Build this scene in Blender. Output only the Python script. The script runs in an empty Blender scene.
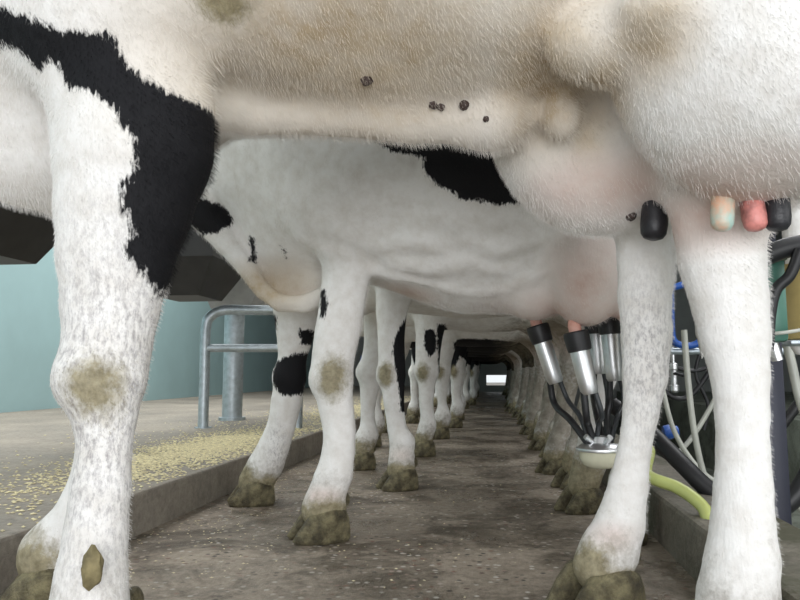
import bpy, bmesh, math, random
import numpy as np
from mathutils import Vector, Matrix, noise

random.seed(7)
rng = np.random.default_rng(11)
S = bpy.context.scene
COL = S.collection

# ------------------------------------------------------------------ camera
CAM = Vector((0.0, 0.0, 0.44))
FPX = 700.0
YAW, PITCH = math.radians(7.85), math.radians(5.87)
FWD = Vector((-math.sin(YAW) * math.cos(PITCH), math.cos(YAW) * math.cos(PITCH), math.sin(PITCH)))
RIGHT = FWD.cross(Vector((0, 0, 1))).normalized()
UP = RIGHT.cross(FWD).normalized()
cam = bpy.data.cameras.new('camera')
cam.lens = 36 * FPX / 800
cam.sensor_width = 36
cam.clip_start = 0.02
camo = bpy.data.objects.new('camera', cam)
COL.objects.link(camo)
camo.matrix_world = Matrix.Translation(CAM) @ Matrix((RIGHT, UP, -FWD)).transposed().to_4x4()
S.camera = camo

# ------------------------------------------------------------------ light
S.view_settings.view_transform = 'Standard'
S.view_settings.look = 'None'
S.view_settings.gamma = 1.0
S.view_settings.use_curve_mapping = False
S.view_settings.exposure = 0.0
W = bpy.data.worlds.new('overcast_sky')
S.world = W
W.use_nodes = True
W.node_tree.nodes['Background'].inputs[0].default_value = (0.92, 0.97, 1.0, 1)
W.node_tree.nodes['Background'].inputs[1].default_value = 1.0


def area(name, loc, target, sx, sy, power, col=(1, 1, 1)):
    l = bpy.data.lights.new(name, 'AREA')
    l.shape = 'RECTANGLE'
    l.size, l.size_y = sx, sy
    l.energy = power
    l.color = col
    o = bpy.data.objects.new(name, l)
    COL.objects.link(o)
    o.location = loc
    o.rotation_euler = (Vector(target) - Vector(loc)).to_track_quat('-Z', 'Y').to_euler()
    return o


area('fill_behind_camera', (0.6, -2.6, 0.8), (0.1, 1.5, 0.75), 3.2, 1.8, 92, (0.98, 0.985, 1.0))  # added area fill behind the camera, brightens bellies and udder
area('fill_platform', (-2.6, 4.5, 3.1), (-2.6, 4.5, 0), 1.6, 8.0, 210, (1.0, 0.99, 0.97))  # unseen overhead fill, added to brighten the platform and left wall
area('fill_pit', (1.9, 3.5, 3.1), (1.9, 3.5, 0), 1.0, 7.0, 120, (0.97, 0.98, 1.0))  # overhead fill added to lift the dark pit
area('daylight_pit_side', (4.5, -0.5, 1.6), (0.3, 1.6, 0.4), 3.0, 2.0, 40, (1, 0.99, 0.97))


# ------------------------------------------------------------------ picking points
def ray(px, py):
    return (FWD + RIGHT * ((px - 400) / FPX) + UP * ((300 - py) / FPX))


def atY(px, py, Y):
    r = ray(px, py)
    return CAM + r * (Y / r.y)


def atZ(px, py, z):
    r = ray(px, py)
    return CAM + r * ((z - CAM.z) / r.z)


def pxm(p):
    """metres per pixel at a point"""
    return (Vector(p) - CAM).dot(FWD) / FPX


# ------------------------------------------------------------------ materials
MATS = {}


def new_mat(name):
    m = bpy.data.materials.new(name)
    m.use_nodes = True
    nt = m.node_tree
    b = nt.nodes['Principled BSDF']
    MATS[name] = m
    return m, nt, b


def N(nt, t, **kw):
    n = nt.nodes.new(t)
    for k, v in kw.items():
        if k.startswith('i_'):
            key = k[2:]
            key = int(key) if key.isdigit() else key.replace('_', ' ')
            n.inputs[key].default_value = v
        else:
            setattr(n, k, v)
    return n


def ramp(nt, src, stops):
    r = nt.nodes.new('ShaderNodeValToRGB')
    e = r.color_ramp.elements
    while len(e) < len(stops):
        e.new(0.5)
    for i, (p, c) in enumerate(stops):
        e[i].position = p
        e[i].color = (*c, 1) if len(c) == 3 else c
    nt.links.new(src, r.inputs[0])
    return r


def mixc(nt, fac, a, b):
    m = nt.nodes.new('ShaderNodeMix')
    m.data_type = 'RGBA'
    for sock, v in ((m.inputs[0], fac), (m.inputs[6], a), (m.inputs[7], b)):
        if hasattr(v, 'links') or isinstance(v, bpy.types.NodeSocket):
            nt.links.new(v, sock)
        elif isinstance(v, (int, float)):
            sock.default_value = v
        else:
            sock.default_value = (*v, 1)
    return m.outputs[2]


def math_(nt, op, a, b=0.0, clamp=False):
    m = nt.nodes.new('ShaderNodeMath')
    m.operation = op
    m.use_clamp = clamp
    for sock, v in ((m.inputs[0], a), (m.inputs[1], b)):
        if isinstance(v, bpy.types.NodeSocket):
            nt.links.new(v, sock)
        else:
            sock.default_value = v
    return m.outputs[0]


def objco(nt, scale=(1, 1, 1)):
    tc = nt.nodes.new('ShaderNodeTexCoord')
    mp = nt.nodes.new('ShaderNodeMapping')
    mp.inputs['Scale'].default_value = scale
    nt.links.new(tc.outputs['Object'], mp.inputs[0])
    return mp.outputs[0]


def noise_(nt, co, scale, detail=4, rough=0.6, dist=0.0):
    n = N(nt, 'ShaderNodeTexNoise')
    n.inputs['Scale'].default_value = scale
    n.inputs['Detail'].default_value = detail
    n.inputs['Roughness'].default_value = rough
    n.inputs['Distortion'].default_value = dist
    nt.links.new(co, n.inputs['Vector'])
    return n.outputs['Fac']


def bump(nt, b, h, strength, dist=0.01):
    bp = nt.nodes.new('ShaderNodeBump')
    bp.inputs['Strength'].default_value = strength
    bp.inputs['Distance'].default_value = dist
    nt.links.new(h, bp.inputs['Height'])
    nt.links.new(bp.outputs[0], b.inputs['Normal'])


def simple(name, col, rough=0.6, metal=0.0, var=0.15, scale=12, bmp=0.1, spec=0.5, trans=0.0):
    m, nt, b = new_mat(name)
    co = objco(nt)
    n = noise_(nt, co, scale, 5)
    dark = tuple(c * (1 - var * 2) for c in col)
    lite = tuple(min(1, c * (1 + var)) for c in col)
    r = ramp(nt, n, [(0.3, dark), (0.7, lite)])
    nt.links.new(r.outputs[0], b.inputs['Base Color'])
    b.inputs['Roughness'].default_value = rough
    b.inputs['Metallic'].default_value = metal
    b.inputs['Specular IOR Level'].default_value = spec
    b.inputs['Transmission Weight'].default_value = trans
    if bmp:
        bump(nt, b, n, bmp)
    return m


def attr(nt, name):
    a = nt.nodes.new('ShaderNodeAttribute')
    a.attribute_name = name
    return a.outputs['Fac']


def coat_material():
    m, nt, b = new_mat('cow_coat')
    co = objco(nt)
    cov = objco(nt, (1, 1, 0.22))
    fine = noise_(nt, cov, 190, 3, 0.6)
    mid = noise_(nt, co, 26, 4, 0.65)
    big = noise_(nt, co, 5, 4, 0.6)
    # white hair
    white = ramp(nt, mid, [(0.25, (0.74, 0.71, 0.67)), (0.6, (0.88, 0.865, 0.845))]).outputs[0]
    # soiled cream hair of the belly
    yel = math_(nt, 'MULTIPLY', attr(nt, 'yel'), math_(nt, 'ADD', math_(nt, 'MULTIPLY', mid, 1.2), 0.25), True)
    c = mixc(nt, yel, white, ramp(nt, big, [(0.35, (0.45, 0.35, 0.23)), (0.65, (0.66, 0.56, 0.42))]).outputs[0])
    # bare pink skin
    pk = math_(nt, 'MULTIPLY', attr(nt, 'pink'), math_(nt, 'ADD', math_(nt, 'MULTIPLY', mid, 0.9), 0.45), True)
    c = mixc(nt, pk, c, ramp(nt, big, [(0.35, (0.60, 0.42, 0.36)), (0.65, (0.78, 0.67, 0.61))]).outputs[0])
    # grey roan flecks
    fl = ramp(nt, noise_(nt, objco(nt, (1, 1, 0.45)), 150, 4, 0.75), [(0.44, (0, 0, 0)), (0.66, (1, 1, 1))]).outputs[0]
    flm = math_(nt, 'MULTIPLY', fl, attr(nt, 'fleck'), True)
    c = mixc(nt, math_(nt, 'MULTIPLY', flm, 0.72), c, (0.23, 0.21, 0.225))
    # black patches with a hairy edge
    d = math_(nt, 'ADD', attr(nt, 'blk'), math_(nt, 'MULTIPLY', math_(nt, 'SUBTRACT', fine, 0.5), 0.030))
    d = math_(nt, 'ADD', d, math_(nt, 'MULTIPLY', math_(nt, 'SUBTRACT', mid, 0.5), 0.022))
    bm_ = math_(nt, 'MULTIPLY_ADD', d, -150.0, True)
    nt.nodes[-1].inputs[2].default_value = 0.5
    c = mixc(nt, bm_, c, (0.010, 0.010, 0.012))
    # dried mud
    # grime splashed on the lower legs
    grn = math_(nt, 'ADD', math_(nt, 'MULTIPLY', noise_(nt, co, 17, 6, 0.75), 0.6), math_(nt, 'MULTIPLY', noise_(nt, co, 60, 4, 0.7), 0.4))
    dirt = math_(nt, 'ADD', math_(nt, 'MULTIPLY', attr(nt, 'dirt'), 0.62), math_(nt, 'SUBTRACT', grn, 0.72))
    dirt = math_(nt, 'MULTIPLY', math_(nt, 'MULTIPLY', dirt, 3.2, True), 0.8)
    c = mixc(nt, dirt, c, ramp(nt, mid, [(0.35, (0.13, 0.105, 0.065)), (0.65, (0.30, 0.26, 0.19))]).outputs[0])
    mud = math_(nt, 'ADD', math_(nt, 'MULTIPLY', attr(nt, 'mud'), 1.9), math_(nt, 'MULTIPLY', math_(nt, 'SUBTRACT', grn, 0.80), 2.6))
    mud = math_(nt, 'MULTIPLY', math_(nt, 'MULTIPLY', mud, 1.1, True), 0.92)
    mcol = ramp(nt, noise_(nt, co, 48, 5, 0.7), [(0.3, (0.14, 0.115, 0.055)), (0.7, (0.40, 0.35, 0.22))]).outputs[0]
    c = mixc(nt, mud, c, mcol)
    nt.links.new(c, b.inputs['Base Color'])
    b.inputs['Roughness'].default_value = 0.75
    b.inputs['Specular IOR Level'].default_value = 0.22
    b.inputs['Sheen Weight'].default_value = 0.0
    h = math_(nt, 'ADD', math_(nt, 'MULTIPLY', fine, 0.5), math_(nt, 'MULTIPLY', mid, 1.0))
    bump(nt, b, h, 0.35, 0.008)
    return m


COAT = coat_material()
HOOF = None


def hoof_material():
    m, nt, b = new_mat('muddy_hoof')
    co = objco(nt)
    n = noise_(nt, co, 28, 6, 0.7)
    r = ramp(nt, n, [(0.30, (0.04, 0.033, 0.02)), (0.46, (0.13, 0.11, 0.062)), (0.66, (0.34, 0.30, 0.17))])
    nt.links.new(r.outputs[0], b.inputs['Base Color'])
    b.inputs['Roughness'].default_value = 0.45
    bump(nt, b, noise_(nt, co, 45, 6, 0.75), 1.0, 0.02)
    return m


HOOF = hoof_material()


def skin_mat(name, c1, c2, scale=30, rough=0.5):
    m, nt, b = new_mat(name)
    co = objco(nt)
    r = ramp(nt, noise_(nt, co, scale, 4), [(0.35, c1), (0.65, c2)])
    nt.links.new(r.outputs[0], b.inputs['Base Color'])
    b.inputs['Roughness'].default_value = rough
    bump(nt, b, noise_(nt, co, 160, 3), 0.3, 0.003)
    return m


TEATPINK = skin_mat('pink_teat_skin', (0.62, 0.28, 0.22), (0.75, 0.42, 0.34))
TEATBLACK = skin_mat('black_teat_skin', (0.012, 0.012, 0.015), (0.03, 0.03, 0.035), 30, 0.4)
TEATMIX = skin_mat('mottled_teat_skin', (0.02, 0.018, 0.02), (0.72, 0.27, 0.24), 22, 0.4)
TEATDIP = skin_mat('dipped_teat_skin', (0.75, 0.45, 0.30), (0.42, 0.62, 0.56), 30, 0.35)

STEEL = simple('stainless_steel', (0.78, 0.79, 0.80), 0.38, 1.0, 0.06, 30, 0.03)
GALV = simple('galvanised_steel', (0.50, 0.56, 0.60), 0.42, 0.75, 0.12, 25, 0.05)
DARKSHEET = simple('dark_sheet_steel', (0.032, 0.030, 0.029), 0.5, 0.3, 0.15, 8, 0.05)
GREYSHEET = simple('grey_sheet_steel', (0.36, 0.36, 0.36), 0.5, 0.2, 0.1, 8, 0.05)
RUBBER = simple('black_rubber', (0.018, 0.018, 0.02), 0.45, 0, 0.1, 40, 0.05)
TUBE = simple('grey_rubber_tube', (0.05, 0.055, 0.06), 0.4, 0, 0.1, 40, 0.05)
CLEAR = simple('milky_clear_tube', (0.55, 0.56, 0.50), 0.25, 0, 0.08, 10, 0.0, 0.6)
HOSEY = simple('yellow_green_hose', (0.55, 0.60, 0.20), 0.4, 0, 0.08, 10, 0.03)
BOWL = simple('milk_filled_bowl', (0.78, 0.76, 0.58), 0.2, 0, 0.06, 10, 0.0)
BLUE = simple('blue_plastic', (0.02, 0.10, 0.42), 0.35, 0, 0.1, 8, 0.03)
WHITEPL = simple('white_plastic', (0.8, 0.82, 0.84), 0.4, 0, 0.05, 8, 0.02)
GREEN = simple('green_plastic', (0.07, 0.20, 0.15), 0.35, 0, 0.12, 9, 0.03)
TAN = simple('tan_plastic', (0.52, 0.40, 0.16), 0.45, 0, 0.15, 7, 0.03)
DARKPAINT = simple('dark_blue_paint', (0.012, 0.014, 0.03), 0.45, 0.1, 0.1, 8, 0.03)
GRAIN = simple('feed_grain', (0.88, 0.73, 0.46), 0.8, 0, 0.25, 60, 0.0)
CHAFF = simple('pale_feed_crumbs', (0.74, 0.66, 0.45), 0.8, 0, 0.2, 60, 0.0)
MUDCLOD = simple('dried_dung', (0.24, 0.20, 0.10), 0.8, 0, 0.3, 40, 0.5)
MOLE = simple('dark_wart_skin', (0.05, 0.03, 0.025), 0.6, 0, 0.2, 40, 0.2)


def concrete(name, dark, lite, rough_lo, rough_hi, stain=None, speck=False, bscale=1.0):
    m, nt, b = new_mat(name)
    co = objco(nt)
    n1 = noise_(nt, co, 2.2, 6, 0.65)
    n2 = noise_(nt, co, 45, 6, 0.75)
    mix = math_(nt, 'ADD', math_(nt, 'MULTIPLY', n1, 0.55), math_(nt, 'MULTIPLY', n2, 0.45))
    c = ramp(nt, mix, [(0.36, dark), (0.62, lite)]).outputs[0]
    if stain:
        st = ramp(nt, noise_(nt, co, 3.4, 7, 0.72, 0.6), [(0.46, (0, 0, 0)), (0.60, (1, 1, 1))]).outputs[0]
        c = mixc(nt, math_(nt, 'MULTIPLY', st, 0.85), c, stain)
    if speck:
        v = N(nt, 'ShaderNodeTexVoronoi')
        v.inputs['Scale'].default_value = 52
        nt.links.new(co, v.inputs['Vector'])
        sp = ramp(nt, v.outputs['Distance'], [(0.20, (1, 1, 1)), (0.40, (0, 0, 0))]).outputs[0]
        pick = N(nt, 'ShaderNodeSeparateColor')
        nt.links.new(v.outputs['Color'], pick.inputs[0])
        rgh = ramp(nt, noise_(nt, objco(nt, (1, 1, 1)), 1.1, 3), [(0.36, (0.15, 0.15, 0.15)), (0.52, (1, 1, 1))]).outputs[0]
        k = math_(nt, 'MULTIPLY', sp, math_(nt, 'GREATER_THAN', pick.outputs[0], 0.45))
        k = math_(nt, 'MULTIPLY', k, rgh)
        cc = ramp(nt, pick.outputs[1], [(0.25, (0.045, 0.04, 0.035)), (0.5, (0.24, 0.12, 0.085)), (0.75, (0.60, 0.57, 0.52))]).outputs[0]
        c = mixc(nt, math_(nt, 'MULTIPLY', k, 0.95), c, cc)
    nt.links.new(c, b.inputs['Base Color'])
    rr = ramp(nt, n1, [(0.38, (rough_lo,) * 3), (0.6, (rough_hi,) * 3)])
    nt.links.new(rr.outputs[0], b.inputs['Roughness'])
    bump(nt, b, math_(nt, 'ADD', n2, math_(nt, 'MULTIPLY', noise_(nt, co, 130, 4), 0.5)), 0.55 * bscale, 0.012)
    return m


LANE = concrete('wet_lane_concrete', (0.118, 0.094, 0.068), (0.43, 0.365, 0.295), 0.25, 0.7, (0.06, 0.046, 0.028), True)
PLAT = concrete('platform_concrete', (0.19, 0.17, 0.145), (0.43, 0.385, 0.325), 0.6, 0.9)
KERB = concrete('kerb_concrete', (0.10, 0.088, 0.068), (0.27, 0.245, 0.20), 0.5, 0.85, (0.08, 0.08, 0.045))
PITM = concrete('pit_concrete', (0.17, 0.19, 0.16), (0.34, 0.37, 0.31), 0.35, 0.8, (0.10, 0.11, 0.085))
TEAL = simple('teal_wall_paint', (0.36, 0.53, 0.55), 0.5, 0, 0.05, 1.2, 0.05)
GREYW = simple('grey_wall_paint', (0.30, 0.32, 0.31), 0.7, 0, 0.1, 1.5, 0.05)


# ------------------------------------------------------------------ object helpers
def link_mesh(name, me, mat, parent=None, smooth=True):
    if mat:
        me.materials.append(mat)
    if smooth:
        me.polygons.foreach_set('use_smooth', [True] * len(me.polygons))
    o = bpy.data.objects.new(name, me)
    COL.objects.link(o)
    if parent:
        o.parent = parent
    return o


def from_bm(name, bm, mat, parent=None, smooth=True, sharp=35):
    bmesh.ops.recalc_face_normals(bm, faces=bm.faces)
    me = bpy.data.meshes.new(name)
    bm.to_mesh(me)
    bm.free()
    o = link_mesh(name, me, mat, parent, smooth)
    if smooth:
        try:
            me.set_sharp_from_angle(angle=math.radians(sharp))
        except Exception:
            pass
    return o


def empty(name, loc):
    o = bpy.data.objects.new(name, None)
    o.empty_display_size = 0.1
    COL.objects.link(o)
    o.location = loc
    return o


def tag(o, label=None, cat=None, group=None, kind=None):
    if label:
        o['label'] = label
    if cat:
        o['category'] = cat
    if group:
        o['group'] = group
    if kind:
        o['kind'] = kind
    return o


def bm_box(bm, lo, hi, bev=0.0):
    r = bmesh.ops.create_cube(bm, size=1.0)
    vs = r['verts']
    lo, hi = Vector(lo), Vector(hi)
    for v in vs:
        v.co = Vector((lo[i] + (v.co[i] + 0.5) * (hi[i] - lo[i]) for i in range(3)))
    if bev:
        es = list({e for v in vs for e in v.link_edges})
        bmesh.ops.bevel(bm, geom=es, offset=bev, segments=2, affect='EDGES', profile=0.5)


def bm_tube(bm, pts, rad, seg=14, caps=True):
    """tube through pts; rad number or list"""
    pts = [Vector(p) for p in pts]
    n = len(pts)
    rad = [rad] * n if isinstance(rad, (int, float)) else rad
    t0 = (pts[1] - pts[0]).normalized()
    ref = Vector((0, 0, 1)) if abs(t0.z) < 0.9 else Vector((1, 0, 0))
    u = (ref - t0 * ref.dot(t0)).normalized()
    rings = []
    for i in range(n):
        a = pts[max(i - 1, 0)]
        c = pts[min(i + 1, n - 1)]
        t = (c - a).normalized()
        u = (u - t * u.dot(t)).normalized()
        w = t.cross(u)
        rings.append([bm.verts.new(pts[i] + (u * math.cos(2 * math.pi * k / seg) + w * math.sin(2 * math.pi * k / seg)) * rad[i]) for k in range(seg)])
    for i in range(n - 1):
        for k in range(seg):
            bm.faces.new((rings[i][k], rings[i][(k + 1) % seg], rings[i + 1][(k + 1) % seg], rings[i + 1][k]))
    if caps:
        bm.faces.new(rings[0][::-1])
        bm.faces.new(rings[-1])


def spline(pts, n=10):
    pts = [Vector(p) for p in pts]
    out = []
    P = [pts[0] * 2 - pts[1]] + pts + [pts[-1] * 2 - pts[-2]]
    for i in range(1, len(P) - 2):
        for k in range(n):
            t = k / n
            a, b, c, d = P[i - 1], P[i], P[i + 1], P[i + 2]
            out.append(0.5 * ((2 * b) + (c - a) * t + (2 * a - 5 * b + 4 * c - d) * t * t + (3 * b - a - 3 * c + d) * t ** 3))
    out.append(pts[-1])
    return out


def bm_lathe(bm, a, b, prof, seg=20):
    """prof = [(t along a->b in metres from a, radius)]"""
    a, b = Vector(a), Vector(b)
    d = (b - a).normalized()
    bm_tube(bm, [a + d * t for t, r in prof], [max(r, 1e-4) for t, r in prof], seg)


# ------------------------------------------------------------------ structure
def struct(name, bm, mat, smooth=False):
    return tag(from_bm(name, bm, mat, None, smooth), kind='structure')


KX, RX = -0.97, 0.41
b = bmesh.new(); bm_box(b, (KX - 0.02, -1.2, -0.2), (RX + 0.02, 30, 0)); struct('floor_lane', b, LANE)
b = bmesh.new(); bm_box(b, (-3.95, -1.2, -0.2), (KX, 16, 0.115), 0.008); struct('floor_platform', b, PLAT)
b = bmesh.new(); bm_box(b, (RX, -1.2, -0.9), (RX + 0.20, 16, 0.125), 0.012); struct('trim_kerb', b, KERB)
b = bmesh.new(); bm_box(b, (RX + 0.2, -1.2, -0.95), (2.6, 16, -0.75)); struct('floor_pit', b, PITM)
b = bmesh.new(); bm_box(b, (2.6, -1.2, -0.95), (7.0, 16, 0.02)); struct('floor_opposite', b, PITM)
b = bmesh.new(); bm_box(b, (-4.1, -1.2, 0), (-3.95, 16, 3.2)); struct('wall_left', b, TEAL)
b = bmesh.new(); bm_box(b, (7.0, -1.2, 0), (7.15, 16, 3.0)); struct('wall_right', b, GREYW)
b = bmesh.new()
bm_box(b, (-4.1, 16, 0), (-0.24, 16.15, 3.2)); bm_box(b, (0.22, 16, -0.9), (7.15, 16.15, 3.2)); bm_box(b, (-0.24, 16, 0.37), (0.22, 16.15, 3.2)); bm_box(b, (-0.24, 16, 0.0), (0.22, 16.15, 0.14))
struct('wall_far', b, GREYW)
b = bmesh.new(); bm_box(b, (-4.1, -1.2, 3.2), (7.15, 16.15, 3.35)); struct('ceiling', b, GREYW)

# ------------------------------------------------------------------ implicit surfaces


def smin(a, b, k):
    h = np.clip(0.5 + 0.5 * (b - a) / k, 0, 1)
    return b * (1 - h) + a * h - k * h * (1 - h)


class Field:
    def __init__(self, lo, hi, res):
        self.res = res
        self.lo = np.array(lo, float)
        self.n = np.ceil((np.array(hi) - self.lo) / res).astype(int) + 1
        self.D = np.full(self.n, 1.0, np.float32)
        self.ax = [self.lo[i] + np.arange(self.n[i]) * res for i in range(3)]

    def sl(self, lo, hi, m):
        i0 = np.clip(np.floor((np.array(lo) - m - self.lo) / self.res).astype(int), 0, self.n)
        i1 = np.clip(np.ceil((np.array(hi) + m - self.lo) / self.res).astype(int) + 1, 0, self.n)
        return tuple(slice(a, c) for a, c in zip(i0, i1))

    def grid(self, s):
        return np.meshgrid(self.ax[0][s[0]], self.ax[1][s[1]], self.ax[2][s[2]], indexing='ij', sparse=True)

    def put(self, s, d, k):
        if self.D[s].size:
            self.D[s] = smin(self.D[s], d.astype(np.float32), k)

    def ell(self, c, r, k=0.05, ry=0.0, rz=0.0, sub=False):
        """ellipsoid, tilted ry about Y and rz about Z (degrees)"""
        c = np.array(c, float)
        R = max(r)
        s = self.sl(c - R, c + R, k + 0.08)
        X, Y, Z = self.grid(s)
        x, y, z = X - c[0], Y - c[1], Z - c[2]
        if rz:
            a = math.radians(rz)
            x, y = x * math.cos(a) + y * math.sin(a), -x * math.sin(a) + y * math.cos(a)
        if ry:
            a = math.radians(ry)
            x, z = x * math.cos(a) - z * math.sin(a), x * math.sin(a) + z * math.cos(a)
        k0 = np.sqrt((x / r[0]) ** 2 + (y / r[1]) ** 2 + (z / r[2]) ** 2)
        k1 = np.sqrt((x / r[0] ** 2) ** 2 + (y / r[1] ** 2) ** 2 + (z / r[2] ** 2) ** 2) + 1e-9
        d = k0 * (k0 - 1) / k1
        if sub:
            self.D[s] = -smin(-self.D[s], d.astype(np.float32), k)
        else:
            self.put(s, d, k)

    def cone(self, a, b, ra, rb, k=0.03, fy=1.0):
        """round cone; fy flattens it along Y"""
        a, b = np.array(a, float), np.array(b, float)
        R = max(ra, rb)
        s = self.sl(np.minimum(a, b) - R, np.maximum(a, b) + R, k + 0.06)
        X, Y, Z = self.grid(s)
        f = np.array([1, 1 / fy, 1])
        d0 = (b - a) * f
        L = d0.dot(d0) + 1e-12
        x, y, z = X - a[0], (Y - a[1]) / fy, Z - a[2]
        t = np.clip((x * d0[0] + y * d0[1] + z * d0[2]) / L, 0, 1)
        d = np.sqrt((x - t * d0[0]) ** 2 + (y - t * d0[1]) ** 2 + (z - t * d0[2]) ** 2) - (ra + (rb - ra) * t)
        self.put(s, d * min(fy, 1.0), k)

    def chain(self, J, k=0.02, fy=1.0):
        J = np.array([j[:4] for j in J], float)
        R = J[:, 3].max()
        s = self.sl(J[:, :3].min(0) - R, J[:, :3].max(0) + R, k + 0.06)
        X, Y, Z = self.grid(s)
        D = None
        for a, c in zip(J[:-1], J[1:]):
            f = np.array([1, 1 / fy, 1])
            d0 = (c[:3] - a[:3]) * f
            x, y, z = X - a[0], (Y - a[1]) / fy, Z - a[2]
            t = np.clip((x * d0[0] + y * d0[1] + z * d0[2]) / (d0.dot(d0) + 1e-12), 0, 1)
            d = np.sqrt((x - t * d0[0]) ** 2 + (y - t * d0[1]) ** 2 + (z - t * d0[2]) ** 2) - (a[3] + (c[3] - a[3]) * t)
            D = d if D is None else smin(D, d, 0.006)
        self.put(s, D * min(fy, 1.0), k)

    def loft(self, tab, k=0.05, p=2.2):
        """trunk along X: rows (x, ycentre, zbottom, ztop, halfwidth)"""
        tab = np.array(tab, float)
        xs = self.ax[0]

        def smooth_interp(col):
            # cubic (pchip-like via fine linear + smoothing)
            y = np.interp(xs, tab[:, 0], tab[:, col])
            w = max(3, int(0.12 / self.res))
            ker = np.hanning(w + 2)[1:-1]
            ker /= ker.sum()
            yp = np.pad(y, w, mode='edge')
            return np.convolve(yp, ker, 'same')[w:-w]
        cy, zb, zt, hw = [smooth_interp(i) for i in (1, 2, 3, 4)]
        zc = zb + (zt - zb) * 0.52
        rb, rt = np.maximum(zc - zb, 0.02), np.maximum(zt - zc, 0.02)
        hw = np.maximum(hw, 0.02)
        s = (slice(0, self.n[0]),) * 1 + (slice(0, self.n[1]), slice(0, self.n[2]))
        Y = self.ax[1][None, :, None]
        Z = self.ax[2][None, None, :]
        dz = Z - zc[:, None, None]
        rz = np.where(dz < 0, rb[:, None, None], rt[:, None, None])
        q = (np.abs((Y - cy[:, None, None]) / hw[:, None, None]) ** p + np.abs(dz / rz) ** p) ** (1 / p)
        d = (q - 1) * np.minimum(hw[:, None, None], rz)
        # end caps
        cap = np.maximum(tab[0, 0] - xs, xs - tab[-1, 0])[:, None, None]
        d = np.maximum(d, cap)
        self.put(s, d, k)

    def sheet(self, poly, yc, th, r, k):
        P = np.array(poly, float)
        lo = (P[:, 0].min(), yc - th, P[:, 1].min())
        hi = (P[:, 0].max(), yc + th, P[:, 1].max())
        s = self.sl(lo, hi, r + k + 0.05)
        X, Y, Z = self.grid(s)
        XX, ZZ = np.broadcast_arrays(X[:, 0, :], Z[0, 0, :][None, :])
        ps = poly_sdf(P, XX.astype(float), ZZ.astype(float))[:, None, :]
        q = np.abs(Y - yc) - th
        d = np.minimum(np.maximum(ps, q), 0) + np.sqrt(np.maximum(ps, 0) ** 2 + np.maximum(q, 0) ** 2) - r
        self.put(s, d, k)

    def hit(self, px, py, t0=0.8, t1=3.5, inset=0.008):
        r = ray(px, py).normalized()
        for t in np.arange(t0, t1, 0.004):
            i = np.round((np.array(CAM + r * t) - self.lo) / self.res).astype(int)
            if (i >= 0).all() and (i < self.n).all() and self.D[tuple(i)] < 0:
                return CAM + r * (t + inset)
        return None

    def folds(self, lines, k):
        pts = [[(self.hit(x, y), r) for x, y, r in ln] for ln in lines]
        for ln in pts:
            ln = [(*p, r) for p, r in ln if p is not None]
            if len(ln) > 1:
                self.chain(ln, k)

    def wobble(self, amp, seed=0):
        r = np.random.default_rng(seed)
        X, Y, Z = self.grid((slice(None),) * 3)
        for _ in range(7):
            w = r.normal(size=3)
            w = w / np.linalg.norm(w) * r.uniform(14, 34)
            self.D += (amp * np.sin(X * w[0] + Y * w[1] + Z * w[2] + r.uniform(0, 6.28)) / 2.5).astype(np.float32)

    def mesh(self, name, zcut=None):
        D = self.D
        Sg = D < 0
        c = np.zeros(tuple(self.n - 1), np.uint8)
        for i in (0, 1):
            for j in (0, 1):
                for k in (0, 1):
                    c += Sg[i:self.n[0] - 1 + i, j:self.n[1] - 1 + j, k:self.n[2] - 1 + k]
        act = np.argwhere((c > 0) & (c < 8))
        idx = np.full(tuple(self.n - 1), -1, np.int64)
        idx[tuple(act.T)] = np.arange(len(act))
        vals = {}
        for i in (0, 1):
            for j in (0, 1):
                for k in (0, 1):
                    vals[i, j, k] = D[act[:, 0] + i, act[:, 1] + j, act[:, 2] + k]
        acc = np.zeros((len(act), 3))
        cnt = np.zeros(len(act))
        keys = list(vals)
        for a in keys:
            for ax in range(3):
                if a[ax] == 0:
                    bb = list(a); bb[ax] = 1; bb = tuple(bb)
                    va, vb = vals[a], vals[bb]
                    m = (va < 0) != (vb < 0)
                    t = np.where(m, va / np.where(m, va - vb, 1), 0)
                    p = np.zeros((len(act), 3)) + np.array(a)
                    p[:, ax] = t
                    acc += np.where(m[:, None], p, 0)
                    cnt += m
        V = (act + acc / cnt[:, None]) * self.res + self.lo
        quads = []
        n = self.n
        for ax in range(3):
            s0 = [slice(1, n[i] - 1) for i in range(3)]
            s1 = [slice(1, n[i] - 1) for i in range(3)]
            s0[ax] = slice(0, n[ax] - 1)
            s1[ax] = slice(1, n[ax])
            A, B = Sg[tuple(s0)], Sg[tuple(s1)]
            e = np.argwhere(A != B)
            off = np.ones(3, int); off[ax] = 0
            e = e + off
            flip = Sg[e[:, 0], e[:, 1], e[:, 2]]
            u, v = [(1, 2), (2, 0), (0, 1)][ax]
            du = np.zeros(3, int); du[u] = 1
            dv = np.zeros(3, int); dv[v] = 1
            q = np.stack([idx[tuple((e - du - dv).T)], idx[tuple((e - dv).T)], idx[tuple(e.T)], idx[tuple((e - du).T)]], 1)
            q = np.where(flip[:, None], q, q[:, ::-1])
            quads.append(q)
        Q = np.concatenate(quads)
        me = bpy.data.meshes.new(name)
        me.vertices.add(len(V))
        me.vertices.foreach_set('co', V.astype(np.float32).ravel())
        me.loops.add(Q.size)
        me.loops.foreach_set('vertex_index', Q.ravel().astype(np.int32))
        me.polygons.add(len(Q))
        me.polygons.foreach_set('loop_start', np.arange(0, Q.size, 4, dtype=np.int32))
        me.polygons.foreach_set('loop_total', np.full(len(Q), 4, np.int32))
        me.update(calc_edges=True)
        me.validate()
        return me, V


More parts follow.
